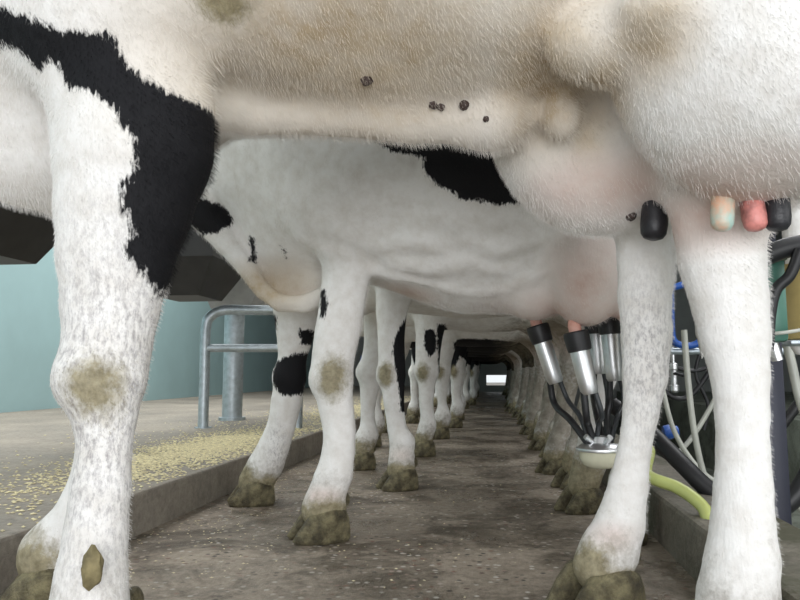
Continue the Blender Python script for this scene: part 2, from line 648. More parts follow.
def poly_sdf(P, x, y):
    """signed distance to polygon P (negative inside)"""
    P = np.array(P, float)
    d = np.full(x.shape, 1e9)
    s = np.ones(x.shape)
    n = len(P)
    for i in range(n):
        a, c = P[i], P[i - 1]
        e = c - a
        wx, wy = x - a[0], y - a[1]
        t = np.clip((wx * e[0] + wy * e[1]) / (e.dot(e) + 1e-12), 0, 1)
        bx, by = wx - e[0] * t, wy - e[1] * t
        d = np.minimum(d, bx * bx + by * by)
        c1 = y >= a[1]
        c2 = y < c[1]
        c3 = e[0] * wy > e[1] * wx
        s = np.where((c1 & c2 & c3) | (~c1 & ~c2 & ~c3), -s, s)
    return s * np.sqrt(d)


def blob_mask(V, c, r, soft=0.6):
    q = np.sqrt((((V - np.array(c)) / np.array(r)) ** 2).sum(1))
    return np.clip((1 + soft - q) / (2 * soft), 0, 1)


def blob_sdf(V, c, r):
    q = np.sqrt((((V - np.array(c)) / np.array(r)) ** 2).sum(1))
    return (q - 1) * min(r)


# ------------------------------------------------------------------ hooves and teats
def hoof_mesh(L=0.135, Wd=0.130, H=0.070):
    """two claws, toe towards -X, sole on z=0"""
    bm = bmesh.new()
    for s in (-1, 1):
        rings = []
        for (z, sc, back) in ((0, 0.93, 0), (0.008, 1.0, 0.0), (H * 0.35, 0.99, 0.012), (H * 0.7, 0.94, 0.028), (H * 0.95, 0.84, 0.040), (H * 1.08, 0.60, 0.048), (H * 1.12, 0.2, 0.05)):
            ring = []
            for k in range(20):
                a = 2 * math.pi * k / 20
                x, y = math.cos(a), math.sin(a)
                # pointed toe, round heel
                xx = x * L * 0.5
                w = Wd * 0.235 * (1 - 0.22 * max(0, -x) ** 2)
                yy = y * w
                # toe bends toward the middle
                yy += -s * 0.008 * max(0, -x) ** 2
                ring.append(bm.verts.new((xx * sc + back * (0.5 - 0.5 * x) * 0.9, s * Wd * (0.245 + 0.03 * max(0, -x)) + yy * sc, z)))
            rings.append(ring)
        for i in range(len(rings) - 1):
            for k in range(20):
                bm.faces.new((rings[i][k], rings[i][(k + 1) % 20], rings[i + 1][(k + 1) % 20], rings[i + 1][k]))
        bm.faces.new(rings[0][::-1])
        bm.faces.new(rings[-1])
        # dew claw
        bmesh.ops.create_uvsphere(bm, u_segments=10, v_segments=8, radius=0.013, matrix=Matrix.Translation((L * 0.42, s * Wd * 0.20, H + 0.02)) @ Matrix.Diagonal((0.8, 0.8, 1.3, 1)))
    bmesh.ops.recalc_face_normals(bm, faces=bm.faces)
    me = bpy.data.meshes.new('hoof')
    bm.to_mesh(me)
    bm.free()
    me.materials.append(HOOF)
    me.polygons.foreach_set('use_smooth', [True] * len(me.polygons))
    return me


HOOF_ME = hoof_mesh()


def add_hoof(root, pos, scale=1.0, rot=0.0):
    o = bpy.data.objects.new('hoof', HOOF_ME)
    COL.objects.link(o)
    o.parent = root
    o.location = Vector((pos[0], pos[1], 0)) - root.location
    o.scale = (scale, scale, scale)
    o.rotation_euler.z = rot
    return o


def add_teat(root, top, tip, r, mat, label=None):
    bm = bmesh.new()
    top, tip = Vector(top), Vector(tip)
    L = (tip - top).length
    bm_lathe(bm, top, tip, [(-0.02, r * 0.5), (-0.01, r * 0.85), (0, r * 1.0), (L * 0.3, r), (L * 0.65, r * 1.03), (L * 0.85, r * 0.95), (L * 0.95, r * 0.72), (L, r * 0.3)], 16)
    o = from_bm('teat', bm, mat, root, True, 60)
    for v in o.data.vertices:
        v.co -= root.location
    if label:
        o['label'] = label
    return o


# ------------------------------------------------------------------ cow builder
def legpx(Y, rows, thin=0.94):
    """(px, py, width px) rows at distance Y -> joints (x, y, z, r); Y may be (Ytop, Ybottom)"""
    out = []
    y0, y1 = Y if isinstance(Y, tuple) else (Y, Y)
    for i, (px, py, w) in enumerate(rows):
        yy = y0 + (y1 - y0) * i / (len(rows) - 1)
        p = atY(px, py, yy)
        out.append((p.x, p.y, p.z, w * 0.5 * thin * pxm(p)))
    return out


def front_leg(hx, hy, sh=0.0, th=1.0):
    """standing front leg ending over hoof (hx, hy); sh = offset of the elbow along X"""
    rows = [(sh, 0.86, 0.115), (sh * 0.8, 0.74, 0.092), (sh * 0.55, 0.60, 0.072), (sh * 0.35, 0.50, 0.058), (sh * 0.28, 0.44, 0.061),
            (sh * 0.22, 0.375, 0.046), (sh * 0.1, 0.27, 0.037), (0.012, 0.185, 0.042), (0.005, 0.145, 0.051), (-0.008, 0.085, 0.053)]
    return [(hx + 0.03 + a, hy, z, r * th) for a, z, r in rows]


def hind_leg(hx, hy, hock=0.10, th=1.0):
    rows = [(-0.10, 0.92, 0.16), (-0.05, 0.78, 0.115), (hock * 0.7, 0.65, 0.082), (hock + 0.01, 0.56, 0.064), (hock, 0.50, 0.059), (hock * 0.85, 0.43, 0.047),
            (hock * 0.55, 0.30, 0.040), (hock * 0.2 + 0.01, 0.19, 0.044), (0.015, 0.145, 0.053), (0.0, 0.085, 0.055)]
    return [(hx + 0.03 + a, hy, z, r * th) for a, z, r in rows]


def build_cow(label, root_xy, mid, legs, trunk, udder, brisket=None, patches=(), blobs=(), res=0.013, wob=0.004, seed=1, head=True, hoof_scale=(1, 1, 1, 1), extra=None, hoof_at=None):
    """mid(x) = Y of the midline.  legs = [FN, FF, HN, HF] joint lists."""
    rx, ry = root_xy
    F = Field((-1.95, ry - 0.62, 0.03), (1.0, ry + 0.62, 1.86), res)
    F.loft([(x, mid(x), zb, zt, hw) for x, zb, zt, hw in trunk], 0.02)
    # shoulder blades and haunches
    fn, ff, hn, hf = legs
    for L, sg in ((fn, -1), (ff, 1)):
        F.ell((L[0][0] + 0.0, mid(L[0][0]) + sg * 0.20, 1.12), (0.17, 0.11, 0.32), 0.10, 12)
    for L, sg in ((hn, -1), (hf, 1)):
        F.ell((0.45, mid(0.45) + sg * 0.20, 1.10), (0.24, 0.13, 0.34), 0.10, -18)
    for L in (fn, ff):
        F.chain(L, 0.03, 0.82)
        kn = min(L, key=lambda q: abs(q[2] - 0.44))
        ft = min(L, key=lambda q: abs(q[2] - 0.145))
        F.ell((kn[0] - 0.012, kn[1], kn[2]), (kn[3] * 0.95, kn[3] * 0.95, 0.055), 0.02)
        F.ell((ft[0] + 0.018, ft[1], ft[2] + 0.012), (0.035, 0.035, 0.035), 0.03)
    for L in (hn, hf):
        F.chain(L, 0.03, 0.85)
    # udder quarters
    for (c, r, k) in udder:
        F.ell(c, r, k)
    for (c, r, k, ang) in (brisket or ()):
        F.ell(c, r, k, ang)
    # neck and head
    if head:
        hx, hy = -0.90, mid(-0.90)
        F.cone((-0.68, mid(-0.68), 1.24), (-1.06, hy, 1.52), 0.24, 0.13, 0.10, 0.62)
        F.cone((-0.76, hy, 1.04), (-1.04, hy, 1.40), 0.11, 0.08, 0.10, 0.5)
        F.cone((-1.10, hy, 1.58), (-1.25, hy, 1.36), 0.125, 0.085, 0.05, 0.85)
        F.cone((-1.25, hy, 1.36), (-1.33, hy, 1.23), 0.08, 0.075, 0.03, 0.95)
        F.cone((-1.08, hy, 1.48), (-1.27, hy, 1.22), 0.07, 0.045, 0.04, 0.8)
        for sg in (-1, 1):
            F.ell((-1.02, hy + sg * 0.19, 1.58), (0.035, 0.11, 0.055), 0.03, 0, sg * 12)
            F.ell((-1.19, hy + sg * 0.095, 1.52), (0.035, 0.022, 0.03), 0.02)
            F.ell((-1.39, hy + sg * 0.04, 1.26), (0.02, 0.016, 0.02), 0.012, sub=True)
        # tail
        my = mid(0.78)
        F.chain([(0.70, my, 1.47, 0.045), (0.80, my, 1.36, 0.032), (0.83, my, 1.0, 0.022), (0.84, my, 0.80, 0.028), (0.84, my, 0.60, 0.038), (0.83, my, 0.50, 0.015)], 0.03)
    if extra:
        extra(F)
    F.wobble(wob, seed)
    me, V = F.mesh('cow_body')
    # ---- coat attributes
    n = len(V)
    blk = np.full(n, 0.5)
    att = {k: np.zeros(n) for k in ('mud', 'yel', 'pink', 'fleck', 'dirt')}
    att['dirt'] = np.clip(1 - V[:, 2] / 0.30, 0, 1) * 0.85
    att['mud'] = np.clip((0.125 - V[:, 2]) / 0.045, 0, 1)
    for (poly, ylo, yhi) in patches:
        d = poly_sdf(poly, V[:, 0], V[:, 2])
        d = np.maximum(d, np.maximum(ylo - V[:, 1], V[:, 1] - yhi))
        blk = np.minimum(blk, d)
    for bl_ in blobs:
        kind, c, r = bl_[:3]
        wgt = bl_[3] if len(bl_) > 3 else 1.0
        if kind == 'blk':
            blk = np.minimum(blk, blob_sdf(V, c, r))
        elif kind == 'wht':
            blk = np.maximum(blk, -blob_sdf(V, c, r))
        else:
            att[kind] = np.maximum(att[kind], wgt * blob_mask(V, c, r))
    att['blk'] = blk
    root = empty('dairy_cow', (rx, ry, 0))
    tag(root, label, 'cow', 'black and white cows standing in the milking row')
    Vl = V - np.array([rx, ry, 0])
    me.vertices.foreach_set('co', Vl.astype(np.float32).ravel())
    for k, a in att.items():
        at = me.attributes.new(k, 'FLOAT', 'POINT')
        at.data.foreach_set('value', a.astype(np.float32))
    me.update()
    body = link_mesh('body', me, COAT, root)
    for i, L in enumerate(legs):
        hx_, hy_ = (L[-1][0] - 0.02, L[-1][1]) if not (hoof_at and hoof_at[i]) else hoof_at[i]
        add_hoof(root, (hx_, hy_), hoof_scale[i], math.radians((30, 24, 34, 30)[i]))
    return root


def copy_tree(o, parent=None):
    c = o.copy()
    COL.objects.link(c)
    if parent:
        c.parent = parent
    for ch in list(o.children):
        copy_tree(ch, c)
    return c


def side(pts, Y):
    return [((p := atY(a, c, Y)).x, p.z) for a, c in pts]


# ------------------------------------------------------------------ COW A : the nearest cow
def midA(x):
    return 1.10 + 0.09 * np.clip((x + 0.5) / 0.9, 0, 1.2)


A_FN = legpx((0.93, 0.88), [(134, 118, 176), (134, 152, 172), (125, 205, 148), (116, 255, 126), (110, 305, 108), (106, 345, 100), (103, 378, 97), (104, 412, 76),
                            (104, 450, 62), (101, 487, 66), (97, 532, 70), (93, 575, 80), (86, 622, 88)])
A_FF = legpx((1.20, 1.22), [(135, 118, 120), (128, 160, 120), (118, 205, 110), (112, 255, 95), (108, 305, 85), (104, 345, 78), (98, 378, 74), (104, 415, 56), (103, 452, 50), (98, 485, 54), (82, 522, 60), (54, 556, 76)])
A_HN = legpx((1.16, 1.10), [(716, 150, 150), (716, 225, 96), (720, 262, 90), (728, 300, 80), (734, 337, 73), (739, 375, 60), (741, 412, 52), (742, 450, 49), (743, 487, 52), (743, 525, 58), (743, 562, 72), (739, 600, 84), (732, 632, 84)])
A_HF = legpx((1.36, 1.34), [(646, 150, 90), (643, 225, 48), (645, 262, 48), (645, 300, 51), (646, 337, 50), (644, 375, 45), (640, 412, 33), (634, 450, 27), (628, 487, 33), (620, 525, 46), (609, 552, 58), (602, 568, 60)])
trA = [(-1.02, 1.02, 1.15, 0.06), (-0.95, 0.90, 1.28, 0.16), (-0.8, 0.84, 1.40, 0.25), (-0.6, 0.87, 1.47, 0.31), (-0.35, 0.872, 1.48, 0.37), (-0.05, 0.862, 1.48, 0.40), (0.15, 0.875, 1.48, 0.38),
       (0.4, 0.90, 1.50, 0.33), (0.62, 1.0, 1.49, 0.26), (0.74, 1.08, 1.46, 0.18), (0.80, 1.15, 1.40, 0.06)]
pA = atY(722, 100, 0.98)
qA = atY(585, 150, 1.25)
fA = atY(600, 50, 1.05)
nA = atY(562, 112, 1.10)
f1, f2 = atY(612, 42, 0.945), atY(655, 14, 0.885)
udA = [((pA.x + 0.065, 0.99, 0.91), (0.215, 0.19, 0.225), 0.014), ((qA.x + 0.02, 1.26, 0.88), (0.19, 0.16, 0.19), 0.04),
       ((0.42, 1.14, 0.87), (0.18, 0.26, 0.17), 0.08),
       ((f1.x, f1.y, f1.z), (0.085, 0.065, 0.05), 0.022), ((f2.x, f2.y, f2.z), (0.055, 0.06, 0.04), 0.025), ((nA.x, nA.y, nA.z - 0.005), (0.034, 0.04, 0.045), 0.015), ((nA.x - 0.10, nA.y + 0.02, nA.z + 0.005), (0.06, 0.06, 0.05), 0.03)]
brA = [((-0.80, 1.10, 0.885), (0.17, 0.13, 0.16), 0.06, 0)]
YL = 0.86


def foldA(F):
    F.chain([(*atY(x, y, Y), r) for x, y, Y, r in ((140, 92, 0.92, .030), (190, 108, 1.0, .034), (250, 113, 1.08, .034), (330, 117, 1.11, .034), (410, 121, 1.12, .034), (480, 118, 1.12, .03))], 0.05)


blackA = [side([(-40, -30), (0, 8), (40, 28), (78, 42), (122, 46), (134, 74), (165, 90), (212, 98), (250, 104), (235, 165), (205, 215), (182, 262), (172, 310), (166, 345), (150, 330),
                (140, 296), (132, 262), (118, 252), (130, 232), (126, 205), (124, 185), (141, 170), (140, 142), (122, 112), (100, 98), (78, 92), (68, 75), (56, 62), (40, 70), (10, 45), (-40, 30)], YL)]
patchA = [(blackA[0], 0.0, 1.08)]
kA = atY(90, 385, 0.83)
blobsA = [('mud', atY(84, 388, 0.82), (0.06, 0.08, 0.065)), ('fleck', atY(110, 400, 0.85), (0.14, 0.2, 0.22)), ('yel', (-0.2, 0.93, 0.87), (0.25, 0.2, 0.15)),
          ('yel', atY(545, 70, 1.0), (0.10, 0.2, 0.11)), ('mud', atY(222, 2, 0.86), (0.045, 0.06, 0.025)), ('yel', atY(598, 105, 1.0), (0.035, 0.25, 0.06)), ('yel', atY(650, 30, 0.85), (0.05, 0.1, 0.05)),
          ('pink', atY(690, 205, 1.0), (0.16, 0.2, 0.045)), ('pink', atY(600, 190, 1.2), (0.10, 0.15, 0.04)),
          ('fleck', atY(655, 360, 1.27), (0.06, 0.12, 0.14)), ('mud', atY(590, 570, 1.30), (0.05, 0.1, 0.05)), ('mud', atY(40, 562, 1.20), (0.085, 0.14, 0.06)),
          ('pink', atY(612, 540, 1.28), (0.045, 0.08, 0.022), 0.5), ('blk', (-0.25, 1.45, 1.25), (0.30, 0.2, 0.3)), ('blk', (-1.35, 1.12, 1.35), (0.2, 0.3, 0.2)),
          ('mud', atY(700, 330, 1.05), (0.004, 0.05, 0.02))]
cowA = build_cow('nearest cow, white belly and udder filling the top, black patch down its foreleg', (-0.1, 1.13), midA, [A_FN, A_FF, A_HN, A_HF], trA, udA, brA, patchA, blobsA, 0.0105, 0.004, 3, extra=foldA,
                 hoof_scale=(1.35, 1.3, 1.25, 1.25))


def fur_material():
    if 'short_fur' in MATS:
        return MATS['short_fur']
    m, nt, b = new_mat('short_fur')
    a = N(nt, 'ShaderNodeAttribute')
    a.attribute_name = 'tint'
    nt.links.new(a.outputs['Color'], b.inputs['Base Color'])
    b.inputs['Roughness'].default_value = 0.7
    b.inputs['Specular IOR Level'].default_value = 0.15
    return m


def add_fur(root, count, length, xr, zmax):
    body = [o for o in root.children if o.name.split('.')[0] == 'body'][0]
    me = body.data
    n = len(me.vertices)
    co = np.empty(n * 3); me.vertices.foreach_get('co', co); co = co.reshape(-1, 3)

    def rd(k):
        a = np.empty(n); me.attributes[k].data.foreach_get('value', a); return a
    blk, yel, mud, pink, flk = rd('blk'), rd('yel'), rd('mud'), rd('pink'), rd('fleck')
    c = np.tile(np.array([0.86, 0.845, 0.82]), (n, 1))
    for w, t in ((yel * 0.7, (0.64, 0.54, 0.40)), (pink * 0.35, (0.75, 0.58, 0.50)), (flk * 0.35, (0.4, 0.38, 0.38)), (np.clip(mud * 1.3, 0, 1), (0.30, 0.26, 0.15))):
        c = c * (1 - w[:, None]) + np.array(t) * w[:, None]
    c[blk < 0.0] = (0.012, 0.012, 0.014)
    li = np.empty(len(me.loops), np.int32); me.loops.foreach_get('vertex_index', li)
    ca = me.color_attributes.new('tint', 'BYTE_COLOR', 'CORNER')
    ca.data.foreach_set('color', np.concatenate([c[li], np.ones((len(li), 1))], 1).astype(np.float32).ravel())
    vg = body.vertex_groups.new(name='fur')
    x, z = co[:, 0] + root.location.x, co[:, 2]
    w = ((x > xr[0]) & (x < xr[1]) & (z < zmax) & (z > 0.16)).astype(float)
    w *= np.where(z < 0.5, 0.5, 1.0) * np.where(pink > 0.5, 0.3, 1.0)
    for lev in (0.15, 0.3, 0.5, 1.0):
        ids = np.nonzero(np.isclose(np.select([w <= 0, w < 0.2, w < 0.4, w < 0.8], [0, 0.15, 0.3, 0.5], 1.0), lev))[0]
        vg.add([int(i) for i in ids], lev, 'REPLACE')
    vl = body.vertex_groups.new(name='fur_length')
    vl.add([int(i) for i in np.nonzero(z >= 0.72)[0]], 1.0, 'REPLACE')
    vl.add([int(i) for i in np.nonzero((z < 0.72) & (z >= 0.55))[0]], 0.75, 'REPLACE')
    vl.add([int(i) for i in np.nonzero(z < 0.55)[0]], 0.5, 'REPLACE')
    body.data.materials.append(fur_material())
    md = body.modifiers.new('fur', 'PARTICLE_SYSTEM')
    ps = md.particle_system
    ps.vertex_group_density = 'fur'
    ps.vertex_group_length = 'fur_length'
    st = ps.settings
    st.type = 'HAIR'
    st.count = count
    st.hair_length = length
    st.hair_step = 3
    st.normal_factor = 0.55 * length / 4
    st.tangent_factor = 0.0
    st.object_align_factor = (0.5 * length / 4, 0, -0.75 * length / 4)
    st.factor_random = 0.35 * length / 4
    st.material = 2
    st.root_radius = 0.045
    st.tip_radius = 0.012
    st.radius_scale = 0.01
    st.display_percentage = 1
    st.render_step = 2
    return ps


add_fur(cowA, 130000, 0.009, (-0.9, 0.75), 1.25)
FUR_B = lambda: add_fur(cowB, 70000, 0.009, (-0.95, 0.6), 1.25)
# ------------------------------------------------------------------ COW B : second cow, being milked


def midB(x):
    return 2.08 + 0.0 * x


B_FN = legpx((1.93, 1.86), [(352, 215, 70), (347, 255, 58), (343, 290, 51), (340, 325, 45), (334, 360, 43), (333, 380, 43), (335, 405, 34), (338, 432, 28), (337, 455, 33), (332, 480, 42), (326, 508, 50)])
B_FF = legpx((2.25, 2.32), [(300, 235, 62), (298, 275, 54), (296, 310, 46), (294, 345, 38), (292, 375, 36), (286, 400, 30), (280, 425, 26), (272, 448, 31), (264, 468, 38), (257, 482, 40)])
B_HN = hind_leg(0.29, 1.93, 0.075, 0.88)
B_HF = hind_leg(0.24, 2.34, 0.08, 1.0)
trB = [(-0.98, 0.90, 1.15, 0.05), (-0.92, 0.98, 1.28, 0.10), (-0.8, 0.91, 1.38, 0.20), (-0.6, 0.785, 1.45, 0.31), (-0.35, 0.70, 1.46, 0.37), (-0.1, 0.625, 1.46, 0.40), (0.1, 0.61, 1.46, 0.38),
       (0.35, 0.74, 1.48, 0.34), (0.58, 0.95, 1.48, 0.27), (0.72, 1.05, 1.45, 0.18), (0.78, 1.12, 1.40, 0.06)]
u1 = atY(578, 290, 1.95)
u2 = atY(541, 300, 2.2)
c1 = atY(584, 276, 1.90)
udB = [((c1.x, 1.90, c1.z + 0.022), (0.115, 0.13, 0.155), 0.02), ((u2.x + 0.02, 2.22, 0.735), (0.13, 0.14, 0.135), 0.05), ((0.36, 2.1, 0.74), (0.15, 0.22, 0.15), 0.08), ((c1.x - 0.13, 1.98, c1.z + 0.0), (0.10, 0.12, 0.11), 0.03)]
dA = atY(262, 292, 2.05)
brB = [((-0.62, 2.06, 0.88), (0.15, 0.12, 0.16), 0.08, 0)]
dewB = [(*atY(x, y, 1.99), r) for x, y, r in ((188, 190, .05), (205, 216, .042), (226, 243, .034), (246, 266, .028), (264, 290, .024), (280, 302, .024), (304, 303, .026), (330, 292, .03))]
dewS = [(p.x, p.z) for p in (atY(x, y, 2.04) for x, y in ((190, 185), (207, 216), (228, 243), (248, 266), (266, 288), (282, 299), (310, 298), (338, 270), (350, 190)))]
veinB = [(*atY(x, y, Y), r) for x, y, Y, r in ((322, 256, 1.90, .014), (345, 263, 1.91, .022), (372, 268, 1.91, .016), (395, 272, 1.90, .024), (420, 279, 1.91, .017), (450, 284, 1.91, .024), (485, 288, 1.91, .018), (520, 284, 1.90, .024))]


def dewlapB(F):
    F.sheet(dewS, 2.04, 0.010, 0.016, 0.04)
    F.chain(dewB, 0.014)
    F.chain(veinB, 0.014)
    F.folds([[(338, 228, .010), (378, 243, .020), (415, 238, .018), (440, 246, .010)], [(392, 262, .010), (430, 266, .022), (470, 258, .022), (505, 268, .014)],
             [(462, 236, .010), (498, 248, .024), (535, 238, .018)], [(300, 236, .010), (330, 250, .016), (352, 252, .010)], [(425, 215, .008), (470, 222, .014), (520, 222, .010)],
             [(505, 285, .012), (535, 275, .018), (548, 262, .012)]], 0.03)


YB = 1.78
pB = [(side([(360, 132), (395, 128), (430, 126), (500, 122), (520, 170), (540, 205), (500, 210), (462, 205), (440, 192), (425, 178), (428, 168), (410, 163), (395, 160), (380, 150)], YB), 1.4, 2.08)]
pB += [(side([(318, 288), (325, 290), (328, 305), (325, 318), (319, 318)], 1.87), 1.7, 1.99)]
pB += [(side([(278, 362), (292, 356), (310, 352), (309, 380), (302, 395), (285, 395), (274, 384)], 2.28), 2.15, 2.5), (side([(304, 331), (316, 331), (316, 345), (305, 345)], 2.28), 2.15, 2.5),
       (side([(270, 312), (282, 318), (279, 331), (271, 336)], 2.28), 2.15, 2.6), (side([(190, 211), (215, 206), (236, 214), (243, 226), (230, 239), (212, 240), (200, 228)], 2.05), 1.8, 2.4), (side([(250, 236), (257, 240), (254, 262), (249, 262)], 1.98), 1.8, 2.2),
       (side([(282, 247), (288, 252), (285, 256)], 1.95), 1.8, 2.1)]
blobsB = [('mud', atY(330, 378, 1.82), (0.05, 0.14, 0.07)), ('yel', atY(270, 290, 2.0), (0.13, 0.2, 0.07)), ('pink', (0.25, 2.0, 0.60), (0.22, 0.4, 0.07)), ('pink', (-0.1, 2.05, 0.675), (0.35, 0.08, 0.025)),
          ('pink', atY(322, 498, 1.81), (0.05, 0.08, 0.024), 0.7), ('mud', atY(325, 512, 1.81), (0.08, 0.1, 0.035)), ('mud', (-0.86, 2.3, 0.09), (0.1, 0.1, 0.05)), ('fleck', atY(275, 450, 2.25), (0.03, 0.06, 0.08)),
          ('blk', (-1.35, 2.08, 1.35), (0.25, 0.3, 0.2)), ('blk', (0.4, 2.4, 1.3), (0.3, 0.2, 0.25)), ('mud', (0.26, 2.34, 0.10), (0.12, 0.12, 0.12)), ('mud', (0.28, 1.92, 0.1), (0.12, 0.12, 0.08)), ('pink', (c1.x, 1.82, c1.z - 0.03), (0.09, 0.1, 0.12))]
cowB = build_cow('second cow in the row, black patch on its side, milking cups on its udder', (-0.1, 2.08), midB, [B_FN, B_FF, B_HN, B_HF], trB, udB, brB, pB, blobsB, 0.0125, 0.0055, 8, extra=dewlapB, hoof_scale=(1.15, 1.15, 1.05, 1.05))

FUR_B()
CUPS = [((539, 331), (556, 383), 2.10), ((577, 338), (590, 394), 1.90), ((595, 322), (599, 374), 2.16), ((609, 322), (615, 381), 2.06)]
for a, c, y in CUPS:
    p, q = atY(*a, y), atY(*c, y)
    d = (q - p).normalized()
    add_teat(cowB, p - d * 0.035, p + d * 0.01, 0.017, TEATPINK)

# ------------------------------------------------------------------ the cows behind


def std_cow(label, Y, fnx, ffx, hx, patches=(), blobs=(), seed=1, res=0.016, fn=None, sag=0.0, low=0.66):
    mid = lambda x: Y + 0.0 * x
    FN = fn or front_leg(fnx, Y - 0.21, 0.04)
    FF = front_leg(ffx, Y + 0.20, 0.10)
    HN = hind_leg(hx, Y - 0.19, 0.10)
    HF = hind_leg(hx - 0.04, Y + 0.19, 0.08)
    tr = [(-0.98, 0.90, 1.15, 0.05), (-0.92, 0.78, 1.28, 0.12), (-0.8, 0.70, 1.38, 0.22), (-0.6, low + 0.06, 1.45, 0.31), (-0.35, low + 0.02, 1.46, 0.43), (-0.1, low, 1.46, 0.455), (0.1, low + 0.01, 1.46, 0.44),
          (0.35, 0.78, 1.48, 0.33), (0.58, 0.95, 1.48, 0.27), (0.72, 1.05, 1.45, 0.18), (0.78, 1.12, 1.40, 0.06)]
    ud = [((0.28, Y - 0.1, 0.78), (0.17, 0.15, 0.15), 0.05), ((0.27, Y + 0.12, 0.78), (0.17, 0.14, 0.15), 0.05)]
    br = [((-0.72, Y, 0.80), (0.20, 0.12, 0.15), 0.08, 0)]
    k = FN[4]
    bl = [('mud', (k[0] - 0.02, k[1] - 0.05, k[2]), (0.04, 0.05, 0.06)), ('mud', (ffx, Y + 0.2, 0.10), (0.1, 0.1, 0.05)), ('mud', (fnx, Y - 0.2, 0.09), (0.1, 0.1, 0.045)),
          ('pink', (0.22, Y, 0.58), (0.2, 0.25, 0.08)), ('mud', (hx, Y - 0.19, 0.10), (0.1, 0.1, 0.06)), ('dirt', (hx, Y, 0.28), (0.25, 0.4, 0.32)), ('dirt', (0.3, Y, 0.65), (0.3, 0.3, 0.14))] + list(blobs)  # hind leg dirt is real, but also laid on to dim the row
    r = build_cow(label, (-0.1, Y), mid, [FN, FF, HN, HF], tr, ud, br, patches, bl, res, 0.004, seed, hoof_scale=(1.1, 1.05, 1.0, 1.0))
    return r


YC = 2.05 + 0.95
C_FN = legpx((2.75, 2.68), [(398, 255, 50), (395, 285, 42), (392, 310, 34), (391, 345, 29), (392, 375, 29), (394, 400, 24), (398, 428, 20), (402, 445, 24), (403, 457, 29), (402, 470, 34)])
pC = [(side([(404, 322), (408, 314), (422, 312), (422, 412), (402, 412), (399, 380), (394, 352), (396, 336)], 2.72), 2.5, 2.9)]
cowC = std_cow('third cow in the row, black stripe down the back of its white foreleg', YC, -0.36, -0.63, 0.26, pC, [('pink', atY(398, 455, 2.64), (0.05, 0.06, 0.025), 0.6), ('blk', (-1.3, YC, 1.35), (0.4, 0.3, 0.3)), ('blk', (0.0, YC - 0.3, 1.3), (0.4, 0.3, 0.3))], 5, 0.015, C_FN, 0, 0.67)
YD = YC + 0.95
pD = [(side([(426, 331), (434, 329), (438, 340), (436, 354), (430, 357), (425, 346)], YD - 0.2), YD - 0.4, YD), (side([(438, 325), (446, 325), (444, 380), (439, 385)], YD - 0.2), YD - 0.4, YD)]
cowD = std_cow('fourth cow in the row, small black spot above its fore knee', YD, -0.41, -0.76, 0.27, pD, [('blk', (-1.3, YD, 1.4), (0.2, 0.3, 0.2)), ('blk', (0.3, YD - 0.3, 1.3), (0.3, 0.2, 0.3))], 6, 0.016, None, 0, 0.66)
YE = YD + 0.97
cowE = std_cow('fifth cow in the row, white foreleg and long black patch under its belly', YE, -0.40, -0.80, 0.25, (), [('blk', (-0.15, YE - 0.10, 0.62), (0.30, 0.16, 0.06)), ('blk', (0.2, YE + 0.2, 1.3), (0.5, 0.3, 0.3))], 9, 0.018, None, 0, 0.61)
YF = YE + 0.95
cowF = std_cow('sixth cow in the row from the camera, mostly black body', YF, -0.36, -0.75, 0.26, (), [('blk', (-0.5, YF, 0.85), (0.28, 0.6, 0.55)), ('blk', (0.1, YF, 1.0), (0.8, 0.7, 0.55))], 12, 0.019, None, 0, 0.60)  # coat blackened so its colour stands in for the tunnel's shade
ORD = ['seventh', 'eighth', 'ninth', 'tenth', 'eleventh', 'twelfth', 'thirteenth', 'fourteenth']
protos = [cowF, cowE, cowF, cowF, cowE, cowF, cowD, cowF]  # mostly the black cow, keeping the tunnel dark by coat colour
for i, w in enumerate(ORD):
    c = copy_tree(protos[i])
    c.location = (-0.1 + random.uniform(-0.08, 0.08), YF + 0.97 * (i + 1) + random.uniform(-0.05, 0.05), 0)
    k_ = random.uniform(0.95, 1.03)
    c.scale = (k_, k_, k_)
    c['label'] = w + ' cow in the row from the camera, dim in the tunnel of legs'

# warts and a dung clod stuck to the nearest cow
def blob_part(name, c, r, mat, root, label, seed):
    bm = bmesh.new()
    bmesh.ops.create_icosphere(bm, subdivisions=3, radius=1.0)
    for v in bm.verts:
        n = noise.noise(v.co * 1.6 + Vector((seed, 0, 0))) * 0.22 + noise.noise(v.co * 4 + Vector((seed, 3, 0))) * 0.15
        v.co = Vector((v.co.x * r[0], v.co.y * r[1], v.co.z * r[2])) * (1 + n)
    o = from_bm(name, bm, mat, root)
    o.location = Vector(c) - root.location
    o['label'] = label
    return o


blob_part('dung_clod', atY(92, 568, 0.825), (0.013, 0.010, 0.025), MUDCLOD, cowA, 'dried dung clod on the fetlock', 1)


def on_surface(px, py):
    dg = bpy.context.evaluated_depsgraph_get()
    r = ray(px, py)
    body = [o for o in cowA.children if o.name.startswith('body')][0]
    ok, loc, nor, _ = body.ray_cast(CAM - cowA.location, r.normalized())
    return loc + cowA.location if ok else atY(px, py, 1.0)


